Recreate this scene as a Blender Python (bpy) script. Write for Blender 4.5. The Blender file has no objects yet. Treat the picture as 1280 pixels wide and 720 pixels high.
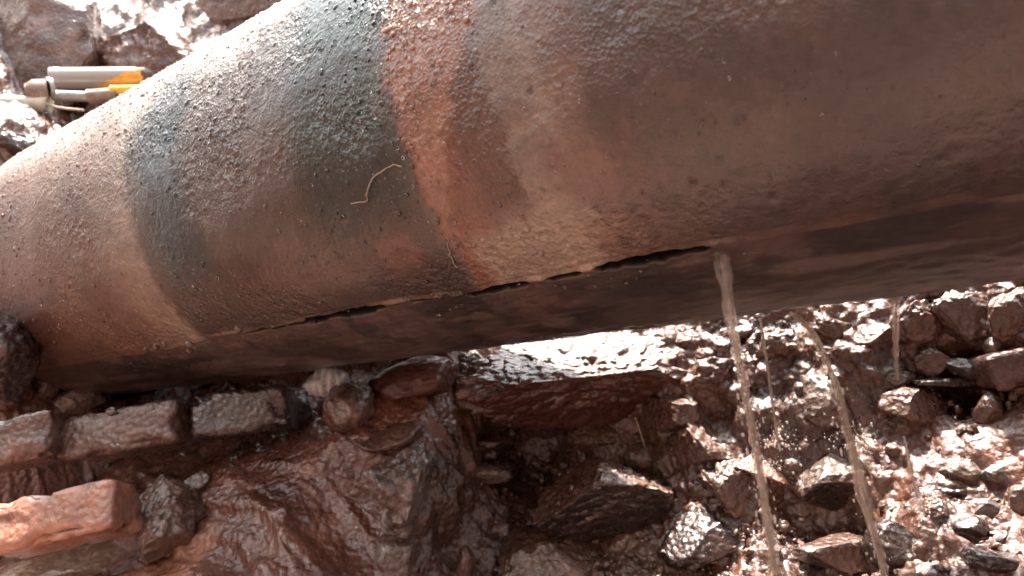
import bpy, math, random
import numpy as np
from mathutils import Vector, Matrix
random.seed(7); RNG = np.random.RandomState(11)
sc = bpy.context.scene
COL = sc.collection

# ------------------------------------------------------------------ camera
F = 925.0; ROLL = math.radians(10.2); Z0 = 0.45          # focal length in photo pixels, roll, lens height above trench floor
cr, sr = math.cos(ROLL), math.sin(ROLL)
cam_d = bpy.data.cameras.new('camera'); cam = bpy.data.objects.new('camera', cam_d); COL.objects.link(cam)
cam_d.sensor_width = 36; cam_d.lens = 36 * F / 1280; cam_d.clip_start = 0.02; cam_d.clip_end = 500
cam.location = (0, 0, Z0)
cam.matrix_world = Matrix(((cr, sr, 0, 0), (0, 0, -1, 0), (-sr, cr, 0, Z0), (0, 0, 0, 1)))
cam_d.dof.use_dof = True; cam_d.dof.focus_distance = 0.95; cam_d.dof.aperture_fstop = 5.6
sc.camera = cam
# ------------------------------------------------------------------ world, sun, exposure
SUN_EL, SUN_AZ = math.radians(74.5), math.radians(12)       # azimuth: compass angle from +Y towards +X of where the sun stands
SUN_STR, SKY_STR, EXPO = 4.6, 0.10, 2.3
w = bpy.data.worlds.new('World'); sc.world = w; w.use_nodes = True
nt = w.node_tree; nt.nodes.clear()
sky = nt.nodes.new('ShaderNodeTexSky'); sky.sky_type = 'NISHITA'; sky.sun_disc = False
sky.sun_elevation = SUN_EL; sky.sun_rotation = SUN_AZ; sky.air_density = 1.0; sky.dust_density = 4.0; sky.ozone_density = 1.0
bg = nt.nodes.new('ShaderNodeBackground'); bg.inputs[1].default_value = SKY_STR
hsv = nt.nodes.new('ShaderNodeHueSaturation'); hsv.inputs['Saturation'].default_value = 0.2
ow = nt.nodes.new('ShaderNodeOutputWorld')
nt.links.new(sky.outputs[0], hsv.inputs['Color']); nt.links.new(hsv.outputs[0], bg.inputs[0]); nt.links.new(bg.outputs[0], ow.inputs[0])
sd = bpy.data.lights.new('sun', 'SUN'); so = bpy.data.objects.new('sun', sd); COL.objects.link(so)
sd.energy = SUN_STR; sd.angle = math.radians(1.5); sd.color = (1, .92, .82)
sdir = Vector((math.sin(SUN_AZ) * math.cos(SUN_EL), math.cos(SUN_AZ) * math.cos(SUN_EL), math.sin(SUN_EL)))
so.rotation_euler = sdir.to_track_quat('Z', 'Y').to_euler(); so.location = sdir * 30
sc.view_settings.view_transform = 'Standard'; sc.view_settings.look = 'None'
sc.view_settings.exposure = EXPO; sc.view_settings.gamma = 1
sc.render.engine = 'CYCLES'
sc.cycles.max_bounces = 8; sc.cycles.sample_clamp_indirect = 6
sc.cycles.use_denoising = True

# ------------------------------------------------------------------ geometry of the pipe and the trench
def nrm(v): return v / np.linalg.norm(v)
def ray(px, py):
    x = (px - 640) / F; y = -(py - 360) / F
    return np.array([x * cr + y * sr, 1.0, -x * sr + y * cr])
O = np.array([0, 0, Z0])
D = 0.95
AX = np.array([-0.82191573, 0.56959046, 0.0]); AX = nrm(AX)           # pipe direction, away to the left
M_ = np.array([0.55466665, 0.79848696, 0.23401598])
M_ = nrm(M_ - AX * (M_ @ AX))
R = 0.3236 * D
NH = -nrm(np.array([M_[0], M_[1], 0])); NH = nrm(NH - AX * (NH @ AX))  # horizontal, from the pipe towards the camera
UP = np.array([0, 0, 1.0])
C0 = O + M_ * D                                                        # point of the pipe's axis nearest to the camera
PH = np.array([C0[0], C0[1], 0.0])                                     # its foot in plan

def pipe_hit(px, py):
    v = ray(px, py); A = v - AX * (v @ AX); B = M_ * D
    a = A @ A; b = -2 * A @ B; c = B @ B - R * R; q = b * b - 4 * a * c
    if q < 0: return None
    t = (-b - q ** .5) / 2 / a; p = t * v; r = p - B - AX * (p @ AX)
    return p @ AX, math.degrees(math.atan2(r @ UP, r @ NH)), t

# ------------------------------------------------------------------ noise in numpy
def _hash(ix, iy, iz, seed):
    h = (ix * 374761393 + iy * 668265263 + iz * 2147483647 + seed * 1274126177) & 0xffffffff
    h = ((h ^ (h >> 13)) * 1274126177) & 0xffffffff
    h = ((h ^ (h >> 16)) * 2246822519) & 0xffffffff
    return ((h ^ (h >> 15)) & 0xffffff) / float(0xffffff)
def vnoise(P, seed=0):
    I = np.floor(P).astype(np.int64); f = P - I; f = f * f * f * (f * (f * 6 - 15) + 10)
    r = 0
    for dx in (0, 1):
        wx = f[:, 0] if dx else 1 - f[:, 0]
        for dy in (0, 1):
            wy = f[:, 1] if dy else 1 - f[:, 1]
            for dz in (0, 1):
                wz = f[:, 2] if dz else 1 - f[:, 2]
                r = r + wx * wy * wz * _hash(I[:, 0] + dx, I[:, 1] + dy, I[:, 2] + dz, seed)
    return r * 2 - 1
def fbm(P, octv=4, seed=0, gain=.5, lac=2.03):
    r = 0; a = 1.0; s = 0
    for k in range(octv):
        r = r + a * vnoise(P * lac ** k + 17.3 * k, seed + k); s += a; a *= gain
    return r / s
def worley(P, seed=0):
    I = np.floor(P).astype(np.int64); best = np.full(len(P), 9.0)
    for dx in (-1, 0, 1):
        for dy in (-1, 0, 1):
            for dz in (-1, 0, 1):
                J = I + np.array([dx, dy, dz])
                q = np.stack([_hash(J[:, 0], J[:, 1], J[:, 2], seed + s) for s in (1, 2, 3)], 1) + J
                best = np.minimum(best, ((P - q) ** 2).sum(1))
    return np.sqrt(best)
def sstep(x, a, b):
    t = np.clip((x - a) / (b - a), 0, 1); return t * t * (3 - 2 * t)

# ------------------------------------------------------------------ object helpers
def mesh_np(name, V, Fc, mat=None, smooth=True):
    me = bpy.data.meshes.new(name); V = np.asarray(V, dtype=np.float32)
    Fc = np.asarray(Fc, dtype=np.int32)
    n, k = Fc.shape
    me.vertices.add(len(V)); me.vertices.foreach_set('co', V.ravel())
    me.loops.add(n * k); me.loops.foreach_set('vertex_index', Fc.ravel())
    me.polygons.add(n); me.polygons.foreach_set('loop_start', np.arange(0, n * k, k, dtype=np.int32))
    me.polygons.foreach_set('loop_total', np.full(n, k, dtype=np.int32))
    me.polygons.foreach_set('use_smooth', np.full(n, smooth, dtype=bool))
    me.update(calc_edges=True)
    if mat: me.materials.append(mat)
    return me
def link(name, me, parent=None, loc=None):
    o = bpy.data.objects.new(name, me); COL.objects.link(o)
    if parent: o.parent = parent
    if loc is not None: o.location = loc
    return o
def tag(o, label=None, cat=None, group=None, kind=None):
    if label: o['label'] = label
    if cat: o['category'] = cat
    if group: o['group'] = group
    if kind: o['kind'] = kind
    return o
def vcol(me, name, arr):
    a = me.color_attributes.new(name, 'FLOAT_COLOR', 'POINT')
    a.data.foreach_set('color', np.concatenate([arr, np.ones((len(arr), 1))], 1).astype(np.float32).ravel())
def grid_faces(nu, nv, closed_v=False):
    i = np.arange(nu - 1)[:, None]; j = np.arange(nv if closed_v else nv - 1)[None, :]
    a = i * nv + j; b = i * nv + (j + 1) % nv; c = (i + 1) * nv + (j + 1) % nv; d = (i + 1) * nv + j
    return np.stack([a, b, c, d], -1).reshape(-1, 4)
_ico = {}
def ico(sub):
    if sub not in _ico:
        import bmesh
        bm = bmesh.new(); bmesh.ops.create_icosphere(bm, subdivisions=sub, radius=1)
        V = np.array([v.co[:] for v in bm.verts]); Fc = np.array([[v.index for v in f.verts] for f in bm.faces]); bm.free()
        _ico[sub] = (V / np.linalg.norm(V, axis=1)[:, None], Fc)
    return _ico[sub]

# ------------------------------------------------------------------ materials
def new_mat(name):
    m = bpy.data.materials.new(name); m.use_nodes = True; t = m.node_tree; t.nodes.clear()
    out = t.nodes.new('ShaderNodeOutputMaterial'); p = t.nodes.new('ShaderNodeBsdfPrincipled')
    t.links.new(p.outputs[0], out.inputs[0]); return m, t, p
def noise(t, vec, scale, detail=4, rough=.55, dist=0):
    n = t.nodes.new('ShaderNodeTexNoise'); n.inputs['Scale'].default_value = scale; n.inputs['Detail'].default_value = detail
    n.inputs['Roughness'].default_value = rough; n.inputs['Distortion'].default_value = dist
    t.links.new(vec, n.inputs['Vector']); return n.outputs['Fac']
def ramp(t, fac, stops):
    r = t.nodes.new('ShaderNodeValToRGB'); e = r.color_ramp.elements
    while len(e) < len(stops): e.new(.5)
    for q, (p, c) in zip(e, stops): q.position = p; q.color = (c[0], c[1], c[2], 1) if hasattr(c, '__len__') else (c, c, c, 1)
    t.links.new(fac, r.inputs[0]); return r.outputs[0]
def mixc(t, fac, a, b, mode='MIX'):
    m = t.nodes.new('ShaderNodeMix'); m.data_type = 'RGBA'; m.blend_type = mode
    for s, v in ((m.inputs[0], fac), (m.inputs[6], a), (m.inputs[7], b)):
        if hasattr(v, 'is_linked'): t.links.new(v, s)
        elif hasattr(v, '__len__'): s.default_value = (*v, 1)
        else: s.default_value = v
    return m.outputs[2]
def mathn(t, op, a, b=0.0):
    m = t.nodes.new('ShaderNodeMath'); m.operation = op
    for s, v in ((m.inputs[0], a), (m.inputs[1], b)):
        if hasattr(v, 'is_linked'): t.links.new(v, s)
        else: s.default_value = v
    return m.outputs[0]
def bump(t, h, strength, dist, prev=None):
    b = t.nodes.new('ShaderNodeBump'); b.inputs['Strength'].default_value = strength; b.inputs['Distance'].default_value = dist
    t.links.new(h, b.inputs['Height'])
    if prev: t.links.new(prev, b.inputs['Normal'])
    return b.outputs[0]
def wet_mat(name, c1, c2, c3, r_lo=.14, r_hi=.42, coat=.9, bs=1.0, vc=False, scale=1.0, objco=False, lump=0.006, cake=0.0):
    m, t, p = new_mat(name)
    if objco:
        tc = t.nodes.new('ShaderNodeTexCoord'); vec = tc.outputs['Object']
    else:
        g = t.nodes.new('ShaderNodeNewGeometry'); vec = g.outputs['Position']
    n1 = noise(t, vec, 9 * scale, 6, .6, .4); n2 = noise(t, vec, 55 * scale, 6, .65); n3 = noise(t, vec, 240 * scale, 3, .6)
    c = ramp(t, n1, [(.3, c1), (.52, c2), (.72, c3)])
    c = mixc(t, .8, c, ramp(t, n2, [(.28, (.55, .52, .5)), (.6, (1.0, 1.0, 1.0)), (.75, (1.25, 1.2, 1.15))]), 'MULTIPLY')
    if cake:
        c = mixc(t, mathn(t, 'MULTIPLY', ramp(t, noise(t, vec, 26 * scale, 5, .6, .6), [(.44, 0), (.56, 1)]), cake), c, (.085, .045, .034))
    if vc:
        a = t.nodes.new('ShaderNodeAttribute'); a.attribute_name = 'Col'
        c = mixc(t, 1.0, c, a.outputs['Color'], 'MULTIPLY')
    t.links.new(c, p.inputs['Base Color'])
    rr = t.nodes.new('ShaderNodeMapRange'); t.links.new(mathn(t, 'ADD', mathn(t, 'MULTIPLY', n1, .5), mathn(t, 'MULTIPLY', n2, .5)), rr.inputs[0])
    rr.inputs[1].default_value = .38; rr.inputs[2].default_value = .62; rr.inputs[3].default_value = r_lo; rr.inputs[4].default_value = r_hi
    t.links.new(rr.outputs[0], p.inputs['Roughness'])
    p.inputs['Coat Weight'].default_value = min(1, coat * 1.15); p.inputs['Coat Roughness'].default_value = .08; p.inputs['Specular IOR Level'].default_value = .5
    v = t.nodes.new('ShaderNodeTexVoronoi'); v.feature = 'SMOOTH_F1'; v.inputs['Scale'].default_value = 95 * scale; v.inputs['Smoothness'].default_value = .5
    t.links.new(vec, v.inputs['Vector'])
    b = bump(t, mathn(t, 'SUBTRACT', 1.0, v.outputs['Distance']), .6 * bs, lump)
    b = bump(t, n2, .7 * bs, .008, b); b = bump(t, n3, .5 * bs, .0022, b)
    t.links.new(b, p.inputs['Normal'])
    # water film fills the relief, so the coat sees a smoother normal
    b2 = bump(t, mathn(t, 'SUBTRACT', 1.0, v.outputs['Distance']), .5 * bs, lump); b2 = bump(t, n2, .45 * bs, .007, b2)
    t.links.new(b2, p.inputs['Coat Normal'])
    return m
MUD = wet_mat('wet_red_mud', (.052, .021, .014), (.125, .055, .035), (.23, .125, .085), vc=True)
CLOD = wet_mat('wet_mud_clod', (.055, .025, .017), (.135, .069, .047), (.25, .150, .112), objco=True)
CLOD_PALE = wet_mat('pale_silty_clod', (.075, .047, .037), (.175, .118, .096), (.32, .235, .20), objco=True)
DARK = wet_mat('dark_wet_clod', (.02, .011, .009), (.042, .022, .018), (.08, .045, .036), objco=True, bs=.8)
SLICK = wet_mat('slick_cut_clay', (.09, .034, .026), (.12, .046, .035), (.16, .066, .05), objco=True, bs=.25, r_lo=.3, r_hi=.5, coat=.2)
GREYSTONE = wet_mat('wet_grey_stone', (.06, .055, .055), (.11, .10, .10), (.18, .17, .17), objco=True, bs=.5, r_lo=.15, r_hi=.35, coat=.8, cake=.85)
TANSTONE = wet_mat('tan_stone', (.09, .055, .04), (.16, .10, .078), (.26, .18, .14), objco=True, bs=.8, coat=.8, cake=.85)
RUST_STONE = wet_mat('red_stone', (.09, .035, .024), (.16, .065, .044), (.24, .115, .08), objco=True, bs=.8, coat=.8, cake=.8)
SILT_Y = wet_mat('yellowish_wet_silt', (.14, .072, .045), (.27, .16, .105), (.42, .30, .22), objco=True, bs=.4, coat=1.0, r_lo=.12, r_hi=.35)
SILT = wet_mat('orange_wet_silt', (.24, .12, .08), (.34, .18, .125), (.44, .28, .21), objco=True, bs=.35, coat=1.0, r_lo=.12, r_hi=.3)
BRICK = wet_mat('wet_fired_brick', (.30, .11, .065), (.42, .18, .115), (.52, .29, .21), objco=True, bs=.7, coat=.8, r_lo=.2, r_hi=.5, cake=.35)
BRICK_D = wet_mat('muddy_brick', (.08, .038, .027), (.14, .066, .048), (.24, .135, .10), objco=True, bs=.9, coat=.8, cake=.6)

def pipe_mat():
    m, t, p = new_mat('rusted_coated_steel')
    uv = t.nodes.new('ShaderNodeUVMap'); uv.uv_map = 'UVMap'; vec = uv.outputs['UV']     # metres along and round the pipe
    a = t.nodes.new('ShaderNodeAttribute'); a.attribute_name = 'Col'
    b_ = t.nodes.new('ShaderNodeAttribute'); b_.attribute_name = 'Surf'
    sep = t.nodes.new('ShaderNodeSeparateColor'); t.links.new(b_.outputs['Color'], sep.inputs[0])
    rough_, nod = sep.outputs[0], sep.outputs[1]
    n1 = noise(t, vec, 14, 8, .62, .5); n2 = noise(t, vec, 90, 6, .65); n3 = noise(t, vec, 420, 3, .6)
    c = mixc(t, .85, a.outputs['Color'], ramp(t, n1, [(.28, (.62, .56, .54)), (.5, (1, 1, 1)), (.74, (1.35, 1.28, 1.2))]), 'MULTIPLY')
    c = mixc(t, .8, c, ramp(t, n2, [(.3, (.6, .54, .5)), (.5, (1, 1, 1)), (.72, (1.4, 1.32, 1.25))]), 'MULTIPLY')
    t.links.new(c, p.inputs['Base Color'])
    t.links.new(sep.outputs[2], p.inputs['Coat Weight'])
    r = mathn(t, 'ADD', rough_, mathn(t, 'MULTIPLY', mathn(t, 'SUBTRACT', n2, .5), .6)); t.links.new(r, p.inputs['Roughness'])
    p.inputs['Coat Roughness'].default_value = .1
    p.inputs['Metallic'].default_value = .0; p.inputs['Specular IOR Level'].default_value = .6
    v = t.nodes.new('ShaderNodeTexVoronoi'); v.feature = 'SMOOTH_F1'; v.inputs['Scale'].default_value = 120; v.inputs['Smoothness'].default_value = .35; t.links.new(vec, v.inputs['Vector'])
    v2 = t.nodes.new('ShaderNodeTexVoronoi'); v2.feature = 'SMOOTH_F1'; v2.inputs['Scale'].default_value = 260; v2.inputs['Smoothness'].default_value = .3; t.links.new(vec, v2.inputs['Vector'])
    h = mathn(t, 'MULTIPLY', mathn(t, 'MULTIPLY', mathn(t, 'SUBTRACT', 1.0, v.outputs['Distance']), ramp(t, n1, [(.4, 0), (.65, 1)])), nod)
    h2 = mathn(t, 'MULTIPLY', mathn(t, 'SUBTRACT', 1.0, v2.outputs['Distance']), nod)
    bb = bump(t, h, .9, .006); bb = bump(t, h2, .8, .0022, bb); bb = bump(t, n2, .35, .003, bb); bb = bump(t, n3, .3, .0008, bb)
    t.links.new(bb, p.inputs['Normal']); t.links.new(bb, p.inputs['Coat Normal'])
    return m
PIPE = pipe_mat()
def simple(name, col, rough=.4, metal=0.0, coat=0.0, trans=0.0, ns=60, var=.35, alpha=1.0, bmp=.2, ior=1.4):
    m, t, p = new_mat(name); tc = t.nodes.new('ShaderNodeTexCoord'); v = tc.outputs['Object']
    n = noise(t, v, ns, 5, .6)
    lo = tuple(x * (1 - var) for x in col); hi = tuple(min(1, x * (1 + var)) for x in col)
    t.links.new(ramp(t, n, [(.3, lo), (.7, hi)]), p.inputs['Base Color'])
    p.inputs['Roughness'].default_value = rough; p.inputs['Metallic'].default_value = metal; p.inputs['Coat Weight'].default_value = coat
    p.inputs['Transmission Weight'].default_value = trans; p.inputs['Alpha'].default_value = alpha; p.inputs['IOR'].default_value = ior
    t.links.new(bump(t, n, bmp, .003), p.inputs['Normal']); return m
GRAIN, _t, _p = new_mat('wet_rust_grain'); _a = _t.nodes.new('ShaderNodeAttribute'); _a.attribute_name = 'Col'; _t.links.new(_a.outputs['Color'], _p.inputs['Base Color'])
_p.inputs['Roughness'].default_value = .2; _p.inputs['Coat Weight'].default_value = 1; _p.inputs['Coat Roughness'].default_value = .04
WATER_DROP = simple('clear_water', (.9, .9, .9), .03, trans=1.0, var=0, bmp=0, ior=1.33)
STREAM = simple('silty_running_water', (.70, .60, .50), .12, trans=.75, coat=.6, ns=130, var=.3, alpha=.40, ior=1.25, bmp=.7)
SPRAY = simple('silty_spray', (.75, .66, .58), .08, trans=.5, coat=1.0, var=.1, bmp=0, alpha=.75, ior=1.3)
FAINT = simple('thin_running_water', (.50, .42, .35), .2, trans=.5, coat=.6, ns=90, var=.3, alpha=.5, ior=1.15)
PUDDLE = simple('silty_puddle_water', (.50, .23, .13), .06, coat=1.0, ns=14, var=.2, bmp=.12)
PUDDLE_P = simple('pale_puddle_water', (.26, .16, .12), .05, coat=1.0, ns=12, var=.2, bmp=.12)
ROOT = simple('pale_root', (.36, .28, .22), .6, ns=200)
TUBE_GREY = simple('scuffed_grey_metal', (.33, .31, .30), .35, .5, ns=40, bmp=.3)
TUBE_YEL = simple('worn_yellow_paint', (.75, .38, .03), .35, coat=.4, ns=70, var=.25)
TUBE_WORN, _t, _p = new_mat('grey_tube_with_worn_yellow_paint'); _tc = _t.nodes.new('ShaderNodeTexCoord'); _s = _t.nodes.new('ShaderNodeSeparateXYZ'); _t.links.new(_tc.outputs['Object'], _s.inputs[0])
_n = noise(_t, _tc.outputs['Object'], 30, 5, .6, .8); _q = mathn(_t, 'ADD', mathn(_t, 'SUBTRACT', _s.outputs[0], mathn(_t, 'MULTIPLY', _s.outputs[2], 3.0)), mathn(_t, 'MULTIPLY', mathn(_t, 'SUBTRACT', _n, .42), .12))
_t.links.new(mixc(_t, ramp(_t, _q, [(.0, 0), (.01, 1)]), (.30, .27, .25), mixc(_t, ramp(_t, _n, [(.42, 0), (.6, 1)]), (.75, .38, .03), (.55, .25, .05))), _p.inputs['Base Color'])
_p.inputs['Roughness'].default_value = .35; _p.inputs['Coat Weight'].default_value = 1.0
TUBE_PALE = simple('muddy_pale_plastic', (.50, .45, .36), .3, coat=.3, ns=30)
TUBE_BROWN = simple('muddy_steel', (.25, .18, .14), .4, .2, ns=60, bmp=.6)
GLASSY = simple('grey_wet_plastic', (.42, .44, .43), .12, coat=1.0, ns=40, var=.5, bmp=.4)

# ------------------------------------------------------------------ the leaking pipe
SEAM = -45.3
U_BEND = 1.75; R_BEND = .55
def spine(u):
    u = np.asarray(u, float); P = np.zeros(u.shape + (3,)); T = np.zeros_like(P)
    s = np.clip(u - U_BEND, 0, None); ang = np.clip(s / R_BEND, 0, math.radians(75)); rest = s - ang * R_BEND
    base = C0 + AX * np.minimum(u, U_BEND)[..., None]
    P = base + AX * (np.sin(ang) * R_BEND)[..., None] - NH * ((1 - np.cos(ang)) * R_BEND)[..., None]
    T = AX * np.cos(ang)[..., None] - NH * np.sin(ang)[..., None]
    P = P + T * rest[..., None]
    N = NH * np.cos(ang)[..., None] + AX * np.sin(ang)[..., None]
    return P, T, N
def crack_half(u):                                                     # half-width of the open crack along the seam, metres
    n = vnoise(np.stack([u * 26, u * 0, u * 0], -1), 5); n2 = vnoise(np.stack([u * 95, u * 0, u * 0], -1), 6)
    def seg(a, b, h): return h * sstep(u, a, a + .012) * (1 - sstep(u, b - .012, b))
    w_ = seg(.245, .385, .0046) + seg(.392, .45, .0032) + seg(.462, .565, .0042) + seg(.605, .655, .0022) + seg(.69, .86, .0040) + seg(.84, 1.02, .0019)
    return w_ * 1.25 * np.clip(1 + .35 * n + .22 * n2, .35, 2)
U = np.concatenate([np.arange(-1.6, -.14, .03), np.arange(-.14, .235, .0031), np.arange(.235, 1.03, .0018), np.arange(1.03, 1.75, .0031), np.arange(1.76, 3.6, .03)])
ds_f = np.concatenate([np.arange(-.030, -.012, .0012), np.arange(-.012, .012, .0006), np.arange(.012, .030, .0012)])
S = np.concatenate([np.arange(-.42, -.03, .0031), ds_f, np.arange(.0301, .86, .0031)])
S = np.concatenate([S, np.linspace(.88, 2 * math.pi * R - .42 - .02, 40)])
nu, nv = len(U), len(S)
uu = np.repeat(U, nv); ss = np.tile(S, nu)
phi = math.radians(SEAM) + ss / R
q3 = np.stack([uu, ss, uu * 0], -1)
wob = .0035 * vnoise(np.stack([uu * 9, uu * 0, uu * 0], -1), 31) + .0012 * vnoise(np.stack([uu * 45, uu * 0, uu * 0], -1), 32)
near = np.exp(-(ss / .05) ** 2)
phi = phi + wob * near / R
deg = np.degrees(phi)
hw = crack_half(uu)
disp = .0016 * fbm(q3 * 7, 3, 1) + .0009 * fbm(q3 * 45, 3, 4)
openc = hw > .0002
gap = np.exp(-(np.abs(ss + .4 * hw) / (hw + 1e-5)) ** 4) * (hw > 1e-4)
disp = disp - .030 * gap
below = 1 - sstep(ss, -.003, .000)
disp = disp - .0014 * below * sstep(ss, -.40, -.30)
lip = sstep(uu, .2, .26) * np.exp(-((ss - .004) / .004) ** 2) * (.0022 + .0014 * vnoise(q3 * 80, 9)) * (1 - sstep(uu, 1.0, 1.15))
ridge = np.exp(-((ss - .001) / .004) ** 2) * .0035 * (1 - sstep(uu, .22, .27))
disp = disp + lip * (1 - .85 * sstep(hw, .0002, .0012)) + ridge * .1
# loose scale on the underside
disp = disp + sstep(-ss, 0, .03) * (ss > -.4) * (.0035 * fbm(q3 * np.array([10, 34, 1]), 4, 77) + .0012 * fbm(q3 * np.array([70, 120, 1]), 3, 78))
# colour of the coatings and rust: rings along the pipe with ragged edges
def L(*c): return np.array([(x / 255.0) ** 2.2 for x in c])
ru = uu + .010 * fbm(np.stack([uu * 12, ss * 12, uu * 0], -1), 4, 3) + .012 * vnoise(np.stack([uu * 0, ss * 6, uu * 0], -1), 8) + .012 * fbm(np.stack([uu * 60, ss * 60, uu * 0], -1), 4, 33)
stops = [(-.3, L(96, 62, 52)), (.02, L(98, 64, 54)), (.06, L(88, 70, 68)), (.085, L(88, 72, 70)), (.12, L(110, 78, 66)), (.24, L(118, 82, 68)), (.30, L(128, 88, 72)),
         (.345, L(140, 112, 96)), (.36, L(156, 136, 122)), (.41, L(146, 128, 116)), (.425, L(112, 78, 60)), (.46, L(108, 70, 52)), (.49, L(150, 88, 58)), (.538, L(150, 88, 58)),
         (.548, L(100, 90, 82)), (.575, L(34, 62, 54)), (.62, L(26, 62, 54)), (.69, L(30, 56, 48)), (.735, L(92, 80, 72)), (.80, L(104, 88, 80)), (.93, L(100, 88, 80)),
         (.97, L(48, 68, 74)), (1.04, L(54, 82, 94)), (1.10, L(104, 98, 92)), (1.125, L(176, 158, 142)), (1.18, L(160, 136, 118)), (1.22, L(146, 116, 98)), (1.27, L(128, 92, 72)), (1.36, L(138, 100, 74)), (1.5, L(128, 80, 58)), (2.2, L(110, 70, 52))]
su = np.array([s[0] for s in stops]); scs = np.array([s[1] for s in stops])
col = np.stack([np.interp(ru, su, scs[:, k]) for k in range(3)], 1)
def blend(mask, c, amt=1.0):
    global col
    k = np.clip(mask, 0, 1)[:, None] * amt; col = col * (1 - k) + np.asarray(c) * k
N1 = fbm(np.stack([uu * 10, ss * 10, uu * 0 + 3], -1), 4, 12); N2 = fbm(np.stack([uu * 30, ss * 30, uu * 0], -1), 4, 15)
dg = deg + 7 * N1
# bright orange rust, wide at the top and tapering down
lo_o = .405 + np.clip((14 - dg) / 44, 0, 1) * .125
blend(sstep(ru, lo_o, lo_o + .02) * (1 - sstep(ru, .532, .545)) * sstep(dg, -34, -24), L(176, 120, 92))
blend(sstep(ru, lo_o, lo_o + .02) * (1 - sstep(ru, .532, .545)) * sstep(dg, -6, 12) * sstep(N2, -.1, .3), L(204, 152, 116), .7)
# grey green and brown below the teal coats
blend(sstep(ru, .545, .56) * (1 - sstep(ru, 1.10, 1.13)) * (1 - sstep(dg, -27, -17)), L(72, 54, 48), .85)
blend(sstep(ru, .56, .60) * (1 - sstep(ru, .68, .73)) * sstep(dg, -28, -18) * (1 - sstep(dg, -14, 0)), L(52, 62, 60), .8)
blend(sstep(ru, .58, .60) * (1 - sstep(ru, .64, .66)) * (1 - sstep(dg, -30, -26)) * sstep(dg, -42, -34), L(130, 76, 56), .7)   # faint orange patch
blend(sstep(ru, .95, 1.0) * (1 - sstep(ru, 1.03, 1.08)) * sstep(dg, 0, 8) * (1 - sstep(dg, 16, 24)), L(62, 112, 132), .8)
# tan scraped patches above the crack
blend(sstep(ru, .345, .36) * (1 - sstep(ru, .505, .53)) * (1 - sstep(dg, -33, -26)) * sstep(ss, -.001, .001), L(182, 160, 142), .9)
blend(sstep(ru, .23, .26) * (1 - sstep(ru, .36, .38)) * (1 - sstep(dg, -36, -30)) * sstep(ss, -.001, .001), L(146, 106, 86), .75)
blend(sstep(ru, .255, .30) * (1 - sstep(ru, .36, .40)) * sstep(dg, -32, -26) * (1 - sstep(dg, -20, -12)), L(142, 88, 62), .7)
blend(sstep(ru, .10, .14) * (1 - sstep(ru, .20, .26)) * sstep(dg, -24, -16), L(124, 92, 72), .55)
blend(sstep(N2, .12, .32) * (1 - sstep(ru, .24, .32)) * sstep(dg, -22, -10), L(156, 106, 80), .6)
blend((1 - sstep(ru, .24, .36)) * (ss > 0), L(84, 66, 60), .62)
blend(sstep(ru, .70, .80) * sstep(deg + 9 * N1, 22, 46), L(205, 190, 178), .75)      # far shoulder painted paler towards the top, standing in for bright light                  # blisters of rust at the right
blend(sstep(N2, .15, .4) * (1 - sstep(ru, .30, .4)), L(80, 62, 60), .5)
# darker brown below the seam, with uneven dark and grey patches
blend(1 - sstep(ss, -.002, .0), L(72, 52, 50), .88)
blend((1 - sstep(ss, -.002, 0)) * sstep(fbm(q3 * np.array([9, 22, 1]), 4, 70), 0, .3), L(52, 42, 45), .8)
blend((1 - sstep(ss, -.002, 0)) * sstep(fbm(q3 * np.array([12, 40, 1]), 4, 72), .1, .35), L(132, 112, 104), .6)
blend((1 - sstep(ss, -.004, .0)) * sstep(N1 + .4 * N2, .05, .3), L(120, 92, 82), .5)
blend(np.exp(-((ss - .005) / .006) ** 2) * (uu < .25) * sstep(vnoise(q3 * 25, 44), -.1, .6), L(140, 96, 72), .4)
blend(np.exp(-((ss - .005) / .007) ** 2) * (uu > .6) * (uu < 1.1) * sstep(vnoise(q3 * 20, 45), -.1, .5), L(150, 116, 82), .7)
blend(sstep(gap, .02, .2), (.002, .0015, .0015), 1)  # open crack coloured near-black, the darkness inside the gap painted in
# pits and dark freckles
wv = worley(np.stack([uu * 28, ss * 28, uu * 0 + .5], -1), 2)
blend((1 - sstep(wv, .10, .16)) * sstep(N1, 0, .2), (.03, .025, .022), .7)
disp = disp - .0012 * (1 - sstep(wv, .08, .18)) * sstep(N1, 0, .2)
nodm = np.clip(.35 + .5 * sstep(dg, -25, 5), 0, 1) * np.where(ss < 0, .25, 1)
nodm = nodm + .6 * sstep(ru, .40, .43) * (1 - sstep(ru, .53, .55)) * sstep(dg, -34, -20) + .25 * sstep(ru, 1.1, 1.2)
nodm = nodm * (.45 + .75 * sstep(fbm(q3 * 8, 3, 88), -.25, .25))
nodm = np.clip(nodm * (.45 + .55 * sstep(ru, .12, .34)), 0, 1)
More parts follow.
